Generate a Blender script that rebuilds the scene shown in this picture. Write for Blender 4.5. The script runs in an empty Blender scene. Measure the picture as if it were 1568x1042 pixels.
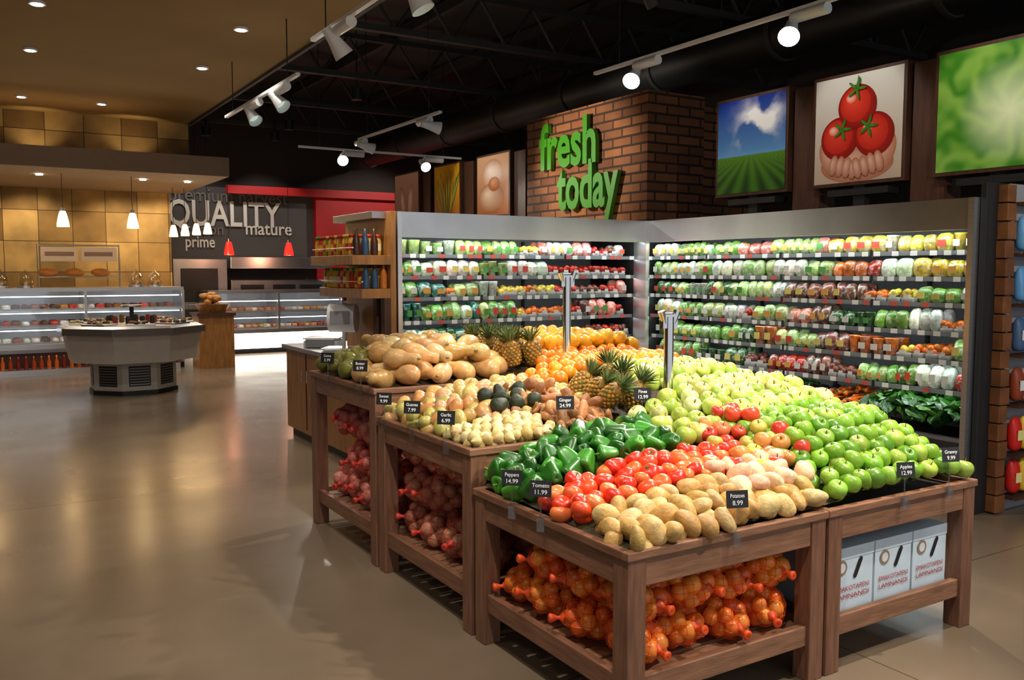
import bpy, bmesh, math, random, time
T00=time.time()
import numpy as np
from mathutils import Vector, Matrix, Euler
random.seed(7)
R=random.random
def U(a,b): return a+(b-a)*random.random()
def H(s):
    o=[]
    for i in (0,2,4):
        v=int(s[i:i+2],16)/255
        o.append(v/12.92 if v<=.04045 else ((v+.055)/1.055)**2.4)
    return tuple(o)
sc=bpy.context.scene
COL=sc.collection
# ------------------------------------------------------------ materials
MATS={}
def base(name):
    m=bpy.data.materials.new(name); m.use_nodes=True
    nt=m.node_tree; p=nt.nodes['Principled BSDF']
    MATS[name]=m
    return m,nt,p
def M(name,color=(.5,.5,.5),rough=.5,metal=0,var=0.0,vscale=8,bump=0,bscale=60,emit=0,ecol=None,attr=False,coat=0,spec=None,stretch=None,speckle=0,spscale=30):
    m,nt,p=base(name)
    N=nt.nodes; L=nt.links
    p.inputs['Roughness'].default_value=rough; p.inputs['Metallic'].default_value=metal
    if coat: p.inputs['Coat Weight'].default_value=coat; p.inputs['Coat Roughness'].default_value=.15
    if spec is not None: p.inputs['Specular IOR Level'].default_value=spec
    tc=N.new('ShaderNodeTexCoord'); mp=N.new('ShaderNodeMapping'); L.new(tc.outputs['Object'],mp.inputs['Vector'])
    if stretch: mp.inputs['Scale'].default_value=stretch
    src=None
    if attr:
        a=N.new('ShaderNodeVertexColor'); a.layer_name='Col'; src=a.outputs['Color']
    else:
        r=N.new('ShaderNodeRGB'); r.outputs[0].default_value=(*color,1); src=r.outputs[0]
    if var>0:
        n=N.new('ShaderNodeTexNoise'); n.inputs['Scale'].default_value=vscale; n.inputs['Detail'].default_value=4
        L.new(mp.outputs[0],n.inputs['Vector'])
        mr=N.new('ShaderNodeMapRange'); mr.inputs['From Min'].default_value=.3; mr.inputs['From Max'].default_value=.7
        mr.inputs['To Min'].default_value=1-var; mr.inputs['To Max'].default_value=1+var
        L.new(n.outputs[0],mr.inputs['Value'])
        vm=N.new('ShaderNodeVectorMath'); vm.operation='SCALE'
        L.new(src,vm.inputs[0]); L.new(mr.outputs[0],vm.inputs['Scale']); src=vm.outputs[0]
    if speckle:
        n=N.new('ShaderNodeTexNoise'); n.inputs['Scale'].default_value=spscale; n.inputs['Detail'].default_value=3
        L.new(mp.outputs[0],n.inputs['Vector'])
        mr=N.new('ShaderNodeMapRange'); mr.inputs['From Min'].default_value=.52; mr.inputs['From Max'].default_value=.64
        mr.inputs['To Max'].default_value=speckle; L.new(n.outputs[0],mr.inputs['Value'])
        mx=N.new('ShaderNodeMix'); mx.data_type='RGBA'; mx.inputs[7].default_value=(.74,.78,.68,1)  # pale noise spots also stand for highlights painted onto the plastic wrap
        L.new(mr.outputs[0],mx.inputs[0]); L.new(src,mx.inputs[6]); src=mx.outputs[2]
        n=N.new('ShaderNodeTexNoise'); n.inputs['Scale'].default_value=spscale*1.7; n.inputs['Detail'].default_value=2
        L.new(mp.outputs[0],n.inputs['Vector'])
        mr=N.new('ShaderNodeMapRange'); mr.inputs['From Min'].default_value=.56; mr.inputs['From Max'].default_value=.68
        mr.inputs['To Max'].default_value=speckle; L.new(n.outputs[0],mr.inputs['Value'])
        mx=N.new('ShaderNodeMix'); mx.data_type='RGBA'; mx.inputs[7].default_value=(.06,.1,.035,1)
        L.new(mr.outputs[0],mx.inputs[0]); L.new(src,mx.inputs[6]); src=mx.outputs[2]
    L.new(src,p.inputs['Base Color'])
    if emit:
        p.inputs['Emission Strength'].default_value=emit
        p.inputs['Emission Color'].default_value=(*(ecol or color),1)
    if bump:
        n2=N.new('ShaderNodeTexNoise'); n2.inputs['Scale'].default_value=bscale; n2.inputs['Detail'].default_value=3
        L.new(mp.outputs[0],n2.inputs['Vector'])
        b=N.new('ShaderNodeBump'); b.inputs['Strength'].default_value=bump; b.inputs['Distance'].default_value=.01
        L.new(n2.outputs[0],b.inputs['Height']); L.new(b.outputs[0],p.inputs['Normal'])
    return m
def brickmat(name,axes,c1,c2,mortar,w,h,ms,offset=.5,rough=.8,bump=.6,var=.25,vs=2.0):
    m,nt,p=base(name); N=nt.nodes; L=nt.links
    p.inputs['Roughness'].default_value=rough
    tc=N.new('ShaderNodeTexCoord'); s=N.new('ShaderNodeSeparateXYZ'); L.new(tc.outputs['Object'],s.inputs[0])
    cb=N.new('ShaderNodeCombineXYZ')
    L.new(s.outputs[axes[0]],cb.inputs[0]); L.new(s.outputs[axes[1]],cb.inputs[1])
    b=N.new('ShaderNodeTexBrick'); b.offset=offset; b.inputs['Scale'].default_value=1
    b.inputs['Color1'].default_value=(*c1,1); b.inputs['Color2'].default_value=(*c2,1); b.inputs['Mortar'].default_value=(*mortar,1)
    b.inputs['Brick Width'].default_value=w; b.inputs['Row Height'].default_value=h; b.inputs['Mortar Size'].default_value=ms
    b.inputs['Mortar Smooth'].default_value=.1
    L.new(cb.outputs[0],b.inputs['Vector'])
    n=N.new('ShaderNodeTexNoise'); n.inputs['Scale'].default_value=vs; n.inputs['Detail'].default_value=6; L.new(tc.outputs['Object'],n.inputs['Vector'])
    mr=N.new('ShaderNodeMapRange'); mr.inputs['From Min'].default_value=.3; mr.inputs['From Max'].default_value=.7; mr.inputs['To Min'].default_value=1-var; mr.inputs['To Max'].default_value=1+var
    L.new(n.outputs[0],mr.inputs['Value'])
    vm=N.new('ShaderNodeVectorMath'); vm.operation='SCALE'; L.new(b.outputs['Color'],vm.inputs[0]); L.new(mr.outputs[0],vm.inputs['Scale'])
    L.new(vm.outputs[0],p.inputs['Base Color'])
    bp=N.new('ShaderNodeBump'); bp.inputs['Strength'].default_value=bump; bp.inputs['Distance'].default_value=.02; bp.invert=True
    L.new(b.outputs['Fac'],bp.inputs['Height']); L.new(bp.outputs[0],p.inputs['Normal'])
    return m
def glassmat(name,tint=(1,1,1),fac=.12,rough=.03):
    m,nt,p=base(name); N=nt.nodes; L=nt.links
    out=[x for x in N if x.type=='OUTPUT_MATERIAL'][0]
    t=N.new('ShaderNodeBsdfTransparent'); t.inputs[0].default_value=(*tint,1)
    g=N.new('ShaderNodeBsdfGlossy'); g.inputs['Roughness'].default_value=rough
    mx=N.new('ShaderNodeMixShader'); mx.inputs[0].default_value=fac
    L.new(t.outputs[0],mx.inputs[1]); L.new(g.outputs[0],mx.inputs[2]); L.new(mx.outputs[0],out.inputs[0])
    return m
def floormat():
    m,nt,p=base('polished_concrete'); N=nt.nodes; L=nt.links
    tc=N.new('ShaderNodeTexCoord')
    n=N.new('ShaderNodeTexNoise'); n.inputs['Scale'].default_value=.7; n.inputs['Detail'].default_value=6; n.inputs['Roughness'].default_value=.5
    L.new(tc.outputs['Object'],n.inputs['Vector'])
    cr=N.new('ShaderNodeValToRGB'); e=cr.color_ramp.elements
    e[0].position=.3; e[0].color=(*H('665848'),1); e[1].position=.72; e[1].color=(*H('83725f'),1)
    L.new(n.outputs[0],cr.inputs[0])
    b=N.new('ShaderNodeTexBrick'); b.offset=0; b.inputs['Scale'].default_value=1; b.inputs['Brick Width'].default_value=4.2; b.inputs['Row Height'].default_value=4.2
    b.inputs['Mortar Size'].default_value=.005; b.inputs['Color1'].default_value=(1,1,1,1); b.inputs['Color2'].default_value=(.93,.93,.93,1); b.inputs['Mortar'].default_value=(.5,.45,.4,1)
    mp=N.new('ShaderNodeMapping'); mp.inputs['Location'].default_value=(.9,1.3,0); L.new(tc.outputs['Object'],mp.inputs[0]); L.new(mp.outputs[0],b.inputs['Vector'])
    mx=N.new('ShaderNodeMix'); mx.data_type='RGBA'; mx.blend_type='MULTIPLY'; mx.inputs[0].default_value=1
    L.new(cr.outputs[0],mx.inputs[6]); L.new(b.outputs[0],mx.inputs[7]); L.new(mx.outputs[2],p.inputs['Base Color'])
    n2=N.new('ShaderNodeTexNoise'); n2.inputs['Scale'].default_value=1.3; n2.inputs['Detail'].default_value=5; L.new(tc.outputs['Object'],n2.inputs['Vector'])
    mr=N.new('ShaderNodeMapRange'); mr.inputs['To Min'].default_value=.14; mr.inputs['To Max'].default_value=.34; L.new(n2.outputs[0],mr.inputs['Value']); L.new(mr.outputs[0],p.inputs['Roughness'])
    p.inputs['Specular IOR Level'].default_value=.55
    n3=N.new('ShaderNodeTexNoise'); n3.inputs['Scale'].default_value=1.3; n3.inputs['Detail'].default_value=0; L.new(tc.outputs['Object'],n3.inputs['Vector'])
    bp=N.new('ShaderNodeBump'); bp.inputs['Strength'].default_value=.06; bp.inputs['Distance'].default_value=.02; L.new(n3.outputs[0],bp.inputs['Height']); L.new(bp.outputs[0],p.inputs['Normal'])
    return m
floormat()
M('table_wood_v',H('7c5540'),.5,var=.28,vscale=6,stretch=(9,9,1),bump=.15,bscale=20)
M('table_wood_x',H('8a6249'),.45,var=.28,vscale=6,stretch=(1,9,9),bump=.15,bscale=20)
M('table_wood_y',H('7c5540'),.45,var=.28,vscale=6,stretch=(9,1,9),bump=.15,bscale=20)
M('panel_wood',H('9c6a34'),.4,var=.3,vscale=4,stretch=(6,6,1))
M('dark_wood',H('46291b'),.5,var=.3,vscale=4,stretch=(6,6,1))
M('column_wood',H('744624'),.6,var=.4,vscale=5,bump=.3,bscale=15)
M('bed_dark',H('241a12'),.9)
M('skin',attr=True,rough=.34,var=.2,vscale=22,bump=.08,bscale=120,coat=.12)
M('skin_matte',attr=True,rough=.55,var=.22,vscale=40,bump=.3,bscale=90)
M('pack',attr=True,rough=.28,var=.35,vscale=30,bump=.4,bscale=45,coat=.4,speckle=.5,spscale=26)
M('paint',attr=True,rough=.5)
M('print',attr=True,rough=.35)
M('steel',(.72,.72,.73),.34,1,var=.06,vscale=3,stretch=(1,1,20))
M('steel_header',(.62,.62,.62),.3,1,var=.2,vscale=1.4,stretch=(1,1,1))
M('steel_dull',(.42,.42,.43),.4,1,var=.1,vscale=3)
M('chrome',(.8,.8,.82),.16,1)
M('black',(.012,.012,.013),.5)
M('black_steel',(.034,.031,.029),.6,.0)
M('white_enamel',(.78,.8,.82),.35)
M('case_lining',(.3,.31,.32),.5)
M('grey_plastic',(.3,.31,.33),.4)
M('shelf_rail',(.22,.24,.25),.35)
M('net_red',H('cc3a28'),.5)
M('net_orange',H('e8521e'),.45)
M('strip_cool',(.9,.97,1),emit=11,ecol=(.88,.97,1))
M('strip_white',(.9,.97,1),emit=8,ecol=(.86,.95,1))
M('lamp_hot',(1,.95,.8),emit=40,ecol=(1,.93,.78))
M('lamp_lens',(.25,.35,.3),.2,emit=.5,ecol=(.8,1,.8))
M('downlight',(1,.95,.8),emit=20,ecol=(1,.9,.75))
M('pendant_glow',(1,.7,.35),emit=6,ecol=(1,.62,.25))
M('pendant_red',(.8,.03,.02),.2,emit=.9,ecol=(.9,.03,.02))
M('counter_glow',(1,1,.9),emit=5,ecol=(1,.95,.8))
M('yellow_plaster',H('a58650'),.8,var=.06,vscale=1.2)
M('canopy_plaster',H('968068'),.7,var=.05)
M('dark_wall',H('352c28'),.75,var=.1,vscale=1)
M('quality_wall',H('4a4542'),.7,var=.08,vscale=1)
M('red_wall',H('b81c1c'),.6,var=.08,vscale=1)
M('side_wall',H('2a2422'),.8)
M('lettering',H('d8d1c6'),.5)
M('letter_dim',H('716b66'),.5)
M('letter_green',H('43941c'),.4)
M('kiosk_grey',H('b5aea4'),.4,var=.05)
M('kiosk_top',H('5a544e'),.25)
M('carton',H('d6e8f4'),.6,var=.04)
M('carton_red',H('b4262a'),.6)
M('card_black',(.015,.015,.017),.4)
M('chalk',(.85,.85,.85),.6)
glassmat('glass'); glassmat('clear_plastic',(.95,.97,.98),.22,.08)
brickmat('brick_x',(1,2),H('ac6c3c'),H('7e4826'),H('3c2616'),.36,.115,.014,var=.35)
brickmat('brick_y',(0,2),H('8c5832'),H('623a20'),H('2c1c10'),.36,.115,.014,var=.3)
brickmat('tile_y',(0,2),H('b49258'),H('6a4c22'),H('3e2c12'),.56,.56,.006,offset=0,var=.4,vs=1.7,bump=.4)
# ------------------------------------------------------------ geometry batch
class Bt:
    def __init__(s): s.V=[];s.F=[];s.MI=[];s.C=[];s.S=[];s.n=0;s.m=[]
    def mi(s,mat):
        if mat not in s.m: s.m.append(mat)
        return s.m.index(mat)
    def raw(s,v,f,mat,col=(1,1,1),smooth=True,T=None,cols=None):
        v=np.asarray(v,float)
        if T is not None:
            A=np.array(T); v=v@A[:3,:3].T+A[:3,3]
        n=s.n
        s.V.append(v); s.F.extend([[i+n for i in q] for q in f])
        k=s.mi(mat); s.MI.extend([k]*len(f)); s.S.extend([smooth]*len(f))
        c=np.ones((len(v),4))
        c[:,:3]=cols if cols is not None else col
        s.C.append(c); s.n+=len(v)
    def parts(s,parts,T,col,mat='skin'):
        for p in parts:
            s.raw(p[0],p[1],p[3] if len(p)>3 else mat,col=(p[2] if p[2] is not None else col),T=T)
    def box(s,x0,x1,y0,y1,z0,z1,mat,col=(1,1,1),T=None):
        v=[(x,y,z) for z in (z0,z1) for y in (y0,y1) for x in (x0,x1)]
        s.raw(v,[(0,2,3,1),(4,5,7,6),(0,1,5,4),(1,3,7,5),(3,2,6,7),(2,0,4,6)],mat,col,False,T)
    def cyl(s,p0,p1,r,mat,r2=None,n=12,col=(1,1,1),T=None,cap=True):
        r2=r if r2 is None else r2
        p0=Vector(p0);p1=Vector(p1);d=p1-p0
        q=d.to_track_quat('Z','Y'); L=d.length
        v=[];f=[]
        for k,(rr,zz) in enumerate(((r,0),(r2,L))):
            for i in range(n):
                a=2*math.pi*i/n
                v.append(p0+q@Vector((rr*math.cos(a),rr*math.sin(a),zz)))
        for i in range(n): f.append((i,(i+1)%n,n+(i+1)%n,n+i))
        s.raw(v,f,mat,col,True,T)
        if cap:
            s.raw(v[:n],[tuple(range(n))[::-1]],mat,col,False,T)
            s.raw(v[n:],[tuple(range(n))],mat,col,False,T)
    def quad(s,pts,mat,col=(1,1,1)):
        s.raw(pts,[tuple(range(len(pts)))],mat,col,False)
    def build(s,name,bevel=0,parent=None,mw=None):
        me=bpy.data.meshes.new(name)
        V=np.concatenate(s.V); me.from_pydata(V.tolist(),[],s.F)
        for k in s.m: me.materials.append(MATS[k])
        me.polygons.foreach_set('material_index',s.MI); me.polygons.foreach_set('use_smooth',s.S)
        a=me.color_attributes.new('Col','FLOAT_COLOR','POINT'); a.data.foreach_set('color',np.concatenate(s.C).ravel())
        me.update()
        ob=bpy.data.objects.new(name,me); COL.objects.link(ob)
        if bevel:
            b=ob.modifiers.new('bevel','BEVEL'); b.width=bevel; b.segments=2; b.limit_method='ANGLE'
        if mw is not None: ob.matrix_world=mw
        if parent: ob.parent=parent
        return ob
def TR(loc,rot=(0,0,0),sc_=1):
    if not hasattr(sc_,'__len__'): sc_=(sc_,)*3
    return Matrix.LocRotScale(Vector(loc),Euler(rot),Vector(sc_))
def rrot(): return (U(0,6.28),U(0,6.28),U(0,6.28))
def lathe(prof,n=12,lob=0,amp=0):
    v=[];f=[];rings=[]
    for r,z in prof:
        if r<1e-6: rings.append([len(v)]); v.append((0,0,z))
        else:
            k=[]
            for i in range(n):
                a=2*math.pi*i/n; q=r*(1+amp*math.cos(lob*a)*min(1,r*1.4))
                k.append(len(v)); v.append((q*math.cos(a),q*math.sin(a),z))
            rings.append(k)
    for a,b in zip(rings,rings[1:]):
        if len(a)==1 and len(b)>1:
            for i in range(n): f.append((a[0],b[(i+1)%n],b[i]))
        elif len(b)==1 and len(a)>1:
            for i in range(n): f.append((a[i],a[(i+1)%n],b[0]))
        elif len(a)>1:
            for i in range(n): f.append((a[i],a[(i+1)%n],b[(i+1)%n],b[i]))
    return np.array(v),f
def smoothprof(pr,k=2):
    P=[pr[0]]+list(pr)+[pr[-1]]; o=[]
    for i in range(1,len(P)-2):
        p0,p1,p2,p3=P[i-1],P[i],P[i+1],P[i+2]
        for s in range(k):
            t=s/k; q=[]
            for a in (0,1):
                q.append(.5*(2*p1[a]+(p2[a]-p0[a])*t+(2*p0[a]-5*p1[a]+4*p2[a]-p3[a])*t*t+(3*p1[a]-p0[a]-3*p2[a]+p3[a])*t**3))
            o.append((max(q[0],0) if s==0 else max(q[0],.005),q[1]))
    o.append(pr[-1]); return o
def sph(n=12,m=7):
    return lathe([(math.sin(math.pi*i/m),-math.cos(math.pi*i/m)) if 0<i<m else (0,-math.cos(math.pi*i/m)) for i in range(m+1)],n)
def lump(seed,n=18,m=12,amp=.15,sc_=(1,1,1)):
    rs=np.random.default_rng(seed); v,f=sph(n,m)
    o=v.copy()
    for k in range(6):
        d=rs.normal(size=3); d/=np.linalg.norm(d); ph=rs.uniform(0,6)
        o*= (1+amp*.5*np.sin(2.6*(v@d)+ph))[:,None]
    return o*np.array(sc_),f
def stem(r,z0,z1,col):
    v,f=lathe([(r,z0),(r*.8,z1),(0,z1)],5); return (v,f,col)
BR=H('5a3c1c'); GS=H('3c6a1c')
apple=[(*lathe(smoothprof([(0,-.7),(.3,-.86),(.65,-.72),(.92,-.25),(1,.15),(.9,.55),(.6,.82),(.3,.85),(.1,.68),(0,.55)]),16),None),stem(.06,.5,1.15,BR)]
tomato_plain=[(*lathe(smoothprof([(0,-.75),(.45,-.72),(.85,-.4),(1,0),(.88,.45),(.5,.68),(.2,.66),(0,.6)]),18,5,.03),None)]
cv=[(0,0,.68)];cf=[]
for i in range(5):
    a=i*1.2566; cv+= [(.12*math.cos(a-.5),.12*math.sin(a-.5),.7),(.5*math.cos(a),.5*math.sin(a),.8),(.12*math.cos(a+.5),.12*math.sin(a+.5),.7)]; cf.append((0,1+3*i,2+3*i,3+3*i))
tomato=list(tomato_plain)
tomato.append((np.array(cv),cf,GS)); tomato.append(stem(.05,.65,.95,GS))
pp=smoothprof([(0,-.95),(.25,-1.08),(.5,-.98),(.66,-.6),(.8,0),(.92,.5),(.88,.85),(.52,1.0),(.15,.84),(0,.8)])
pepper=[[(*lathe(pp,26,k_,.12),None),stem(.12,.76,1.4,H('6a8a3a'))] for k_ in (3,4,3)]
for k_,pq in enumerate(pepper):
    vv=pq[0][0]; vv[:,0]+=.12*np.sin(vv[:,2]*1.6+k_); vv[:,1]*=(.92,1,.85)[k_]
butter=[(*lathe(smoothprof([(0,-1),(.5,-.93),(.85,-.65),(.95,-.3),(.85,0.02),(.6,.28),(.5,.55),(.52,.82),(.36,.96),(0,1)]),18),None),stem(.14,.95,1.12,H('8a7a4a'))]
v_=butter[0][0]; v_[:,0]+=.25*(v_[:,2]**2)
garlic=[(*lathe([(0,-.7),(.7,-.62),(1,-.1),(.85,.4),(.4,.75),(.14,1.15),(0,1.2)],10,5,.05),None)]
avo=[(*lathe(smoothprof([(0,-.95),(.5,-.85),(.85,-.5),(.9,-.1),(.7,.4),(.45,.85),(.25,1.05),(0,1.1)]),14),None)]
ball=[(*sph(18,12),None)]
potatoes=[[(*lump(i,18,12,.16,(1,.82,1.35)),None)] for i in range(5)]
roots=[[(*lump(20+i,12,9,.45,(1,.75,1.5)),None)] for i in range(4)]
mango=[[(*lump(40+i,16,11,.07,(1,.88,1.2)),None)] for i in range(3)]
def mk_pine():
    v,f=lathe([(0,-1),(.55,-.95),(.88,-.65),(1,-.1),(.95,.4),(.72,.85),(.3,1.0),(0,1.0)],18)
    P=[(v*np.array((.062,.062,.095)),f,H('94691f'))]
    ev,ef=lathe([(.013,0),(.011,.005),(0,.009)],6)
    for r in range(8):
        t=-.8+r*.21; rad=.062*math.sqrt(max(.1,1-abs(t)**3)); nn=11
        for i in range(nn):
            a=2*math.pi*(i+.5*(r%2))/nn
            q=Vector((math.cos(a),math.sin(a),t*.6)).to_track_quat('Z','Y').to_matrix().to_4x4()
            T=np.array(Matrix.Translation((rad*math.cos(a),rad*math.sin(a),t*.095))@q)
            P.append((ev@T[:3,:3].T+T[:3,3],ef,H(random.choice(['b88830','9a7024','7c7030']))))
    for i in range(34):
        a=i*2.4; lv=i/34; ln=.05+.06*(1-abs(lv-.6)); sp=.95*(1-lv)+.1
        b0=Vector((.02*math.cos(a),.02*math.sin(a),.09+.02*lv)); d=Vector((math.cos(a)*sp,math.sin(a)*sp,1)).normalized()
        s_=Vector((-math.sin(a),math.cos(a),0))*.008
        mid=b0+d*ln*.55; tip=b0+d*ln+Vector((math.cos(a),math.sin(a),0))*.03*sp
        P.append((np.array([b0-s_,b0+s_,mid+s_*.8,tip,mid-s_*.8]),[(0,1,2,3,4)],H(random.choice(['5c6f3c','7a8a50','4a6030']))))
    return P
pine=mk_pine()
def cj(c,a=.12):
    k=1+U(-a,a); return tuple(max(0,x*k*(1+U(-a,a)*.5)) for x in c)
def pile(b,tmpl,reg,hf,sp,size,cols,upright=False,mat='skin',j=.18,layers=1,zoff=0):
    x0,x1,y0,y1=reg
    for L in range(layers):
        y=y0+(L*sp*.5); row=0
        while y<=y1+1e-6:
            x=x0+(sp*.5 if (row+L)%2 else 0)
            while x<=x1+1e-6:
                xx=x+U(-j,j)*sp; yy=y+U(-j,j)*sp
                z=hf(xx,yy)-L*size*.9+U(-.12,.2)*size+zoff
                t=random.choice(tmpl) if isinstance(tmpl[0],list) else tmpl
                r=(U(-.6,.6),U(-.6,.6),U(0,6.28)) if upright else rrot()
                b.parts(t,TR((xx,yy,z),r,size*U(.88,1.1)),cj(random.choice(cols)),mat)
                x+=sp
            y+=sp*.87; row+=1
def cl(x,a=0,b=1): return max(a,min(b,x))
# ------------------------------------------------------------ room shell
def shell(name,x0,x1,y0,y1,z0,z1,mat,bevel=0):
    b=Bt(); b.box(x0,x1,y0,y1,z0,z1,mat); return b.build(name,bevel)
shell('floor',-9,12,-3,22,-.1,0,'polished_concrete')
shell('ceiling',-9,12,-3,22,5.6,5.7,'black_steel')
shell('wall_back',-9,12,20.4,20.6,0,5.6,'dark_wall')
shell('wall_right',11.8,12,-3,20.4,0,5.6,'side_wall')
shell('wall_left',-9,-8.8,-3,20.4,0,5.6,'yellow_plaster')
shell('wall_kitchen',3.42,6.95,20.2,20.4,0,3.55,'quality_wall')
shell('wall_red',6.95,10.5,20.0,20.4,0,3.45,'red_wall')
b=Bt()
b.box(-8.8,3.3,-3,15.9,4.2,4.5,'yellow_plaster'); b.box(3.3,3.34,-3,15.9,4.16,5.2,'black_steel')
b.build('ceiling_dropped')
shell('wall_tiled',-8.8,3.4,18.2,18.4,0,3.2,'tile_y')
shell('wall_upper',-8.8,3.3,15.9,16.0,3.5,4.5,'tile_y')
shell('trim_canopy',-8.8,3.62,14.5,18.2,3.2,3.5,'canopy_plaster')
b=Bt(); b.box(4.9,9.3,19.86,19.99,3.4,3.58,'red_wall'); b.build('trim_red_band')
# roof structure
b=Bt()
for y in (2.5,5.2,7.9,10.6,13.3,16,18.7):
    for z in (4.75,5.35):
        b.box(3.4,11.8,y-.05,y+.05,z-.04,z+.04,'black_steel')
    x=3.5;k=0
    while x<11.6:
        b.cyl((x,y,4.75 if k%2 else 5.35),(x+.42,y,5.35 if k%2 else 4.75),.022,'black_steel',n=6,cap=False); x+=.42;k+=1
for x in (4.2,6,7.8,9.6,11.2): b.box(x-.04,x+.04,-3,20.4,5.4,5.55,'black_steel')
b.build('roof_trusses')
b=Bt(); b.cyl((7.9,-2,4.35),(7.9,20,4.35),.28,'black',n=24)
for y in range(-1,20,2): b.cyl((7.9,y,4.35),(7.9,y+.06,4.35),.3,'black_steel',n=24)
for y in range(0,20,4):
    b.cyl((7.9,y,4.6),(7.9,y,5.5),.012,'black_steel',n=6)
b.build('ventilation_duct')
b=Bt()
b.box(6.9,7.8,8.16,10.8,0,3.83,'brick_x')
o=b.build('wall_brick')
me=o.data; me.materials.append(MATS['brick_y'])
for p in me.polygons:
    if abs(p.normal.y)>.5: p.material_index=1
shell('wall_brick_recess',7.8,9.0,8.3,8.5,0,3.75,'brick_y')
def text(name,body,size,loc,rot,mat,ext=.01,parent=None,width=None,off=0,align='LEFT'):
    c=bpy.data.curves.new(name,'FONT'); c.body=body; c.size=size; c.extrude=ext; c.offset=off; c.align_x=align
    c.resolution_u=3
    c.materials.append(MATS[mat]); o=bpy.data.objects.new(name,c); COL.objects.link(o)
    o.location=loc; o.rotation_euler=rot
    if width:
        bpy.context.view_layer.update(); o.scale=(width/max(o.dimensions.x,.001),1,1)
    if parent: o.parent=parent
    return o
def empty(name,loc=(0,0,0)):
    e=bpy.data.objects.new(name,None); COL.objects.link(e); e.location=loc; e.empty_display_size=.1; return e
sg=empty('fresh_today_sign')
RX=(math.pi/2,0,-math.pi/2)
text('letters_fresh','fresh',.85,(6.85,10.36,3.1),RX,'letter_green',.03,sg,1.3,.022)
text('letters_today','today',.85,(6.85,9.92,2.53),RX,'letter_green',.03,sg,1.32,.022)
sg=empty('quality_wall_sign'); RY=(math.pi/2,0,0)
text('letters_quality','QUALITY',.78,(3.7,20.17,2.7),RY,'lettering',.02,sg,2.45,.012)
text('letters_market','premium harvest',.42,(3.72,20.17,3.22),RY,'letter_dim',.01,sg,2.6)
text('letters_mature','mature',.42,(5.35,20.17,2.52),RY,'lettering',.01,sg,1.05,.004)
text('letters_nutrition','nutrition',.36,(3.75,20.17,2.5),RY,'letter_dim',.01,sg,1.1)
text('letters_prime','prime',.36,(4.05,20.17,2.22),RY,'lettering',.01,sg,.62,.004)
# ------------------------------------------------------------ posters
def poster(y0,y1,z0,z1,art,x=6.9,side=True):
    b=Bt()
    b.box(x,x+.22,y0-.03,y1+.03,z0-.03,z1+.03,'dark_wood')
    if side: b.box(x+.06,x+.3,y0-.36,y0-.05,2.25,z1+.0,'dark_wood')
    ym=(y0+y1)/2
    b.box(x+.02,x+.2,ym-.32,ym+.32,z0-.12,z0-.06,'black')
    b.box(x+.05,x+.12,ym-.06,ym+.06,0,z0-.03,'black')
    w=y1-y0;h=z1-z0; lay=[0]
    def P(u,v,l=0): return (x-.004-.0006*l,y1-u*w,z0+v*h)
    def grid(fn,n=40):
        v=[];f=[];c=[]
        for j in range(n+1):
            for i in range(n+1):
                v.append(P(i/n,j/n)); c.append(fn(i/n,j/n))
        for j in range(n):
            for i in range(n):
                a=j*(n+1)+i; f.append((a,a+1,a+n+2,a+n+1))
        b.raw(v,f,'print',smooth=False,cols=np.array(c))
    def disc(cx,cy,rx,ry,c0,c1,l=1,hl=(-.3,.3),rot=0):
        lay[0]+=1; l=lay[0]
        v=[P(cx+hl[0]*rx,cy+hl[1]*ry,l)];c=[c0];f=[];n=28
        for i in range(n):
            a=2*math.pi*i/n; dx=rx*math.cos(a);dy=ry*math.sin(a)
            dx,dy=dx*math.cos(rot)-dy*math.sin(rot),dx*math.sin(rot)+dy*math.cos(rot)
            v.append(P(cl(cx+dx),cl(cy+dy),l)); c.append(c1); f.append((0,1+i,1+(i+1)%n))
        b.raw(v,f,'print',smooth=False,cols=np.array(c))
    art(grid,disc)
    return b.build('hanging_poster')
mixc=lambda a,b_,t: tuple(a[i]*(1-t)+b_[i]*t for i in range(3))
from mathutils import noise as NZ
def art_field(grid,disc):
    def fn(u,v):
        if v<.4:
            t=v/.4; rw=.5+.5*math.sin((u-.5)/(1.15-t)*26)
            return mixc(mixc(H('143a0c'),H('4a8a1c'),rw*.7),H('6aa030'),t*t*.6)
        t=(v-.4)/.6; sky=mixc(H('68a8e0'),H('0a2c90'),t**.5)
        q=NZ.fractal(Vector((u*3.6+3,v*4.4,1.3)),1,2,5)
        d=math.exp(-(((u-.6-.25*(v-.7))/.24)**2+((v-.72)/.2)**2))
        return mixc(sky,(.95,.96,1),cl((q+.2)*3.4*d))
    grid(fn,64)
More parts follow.
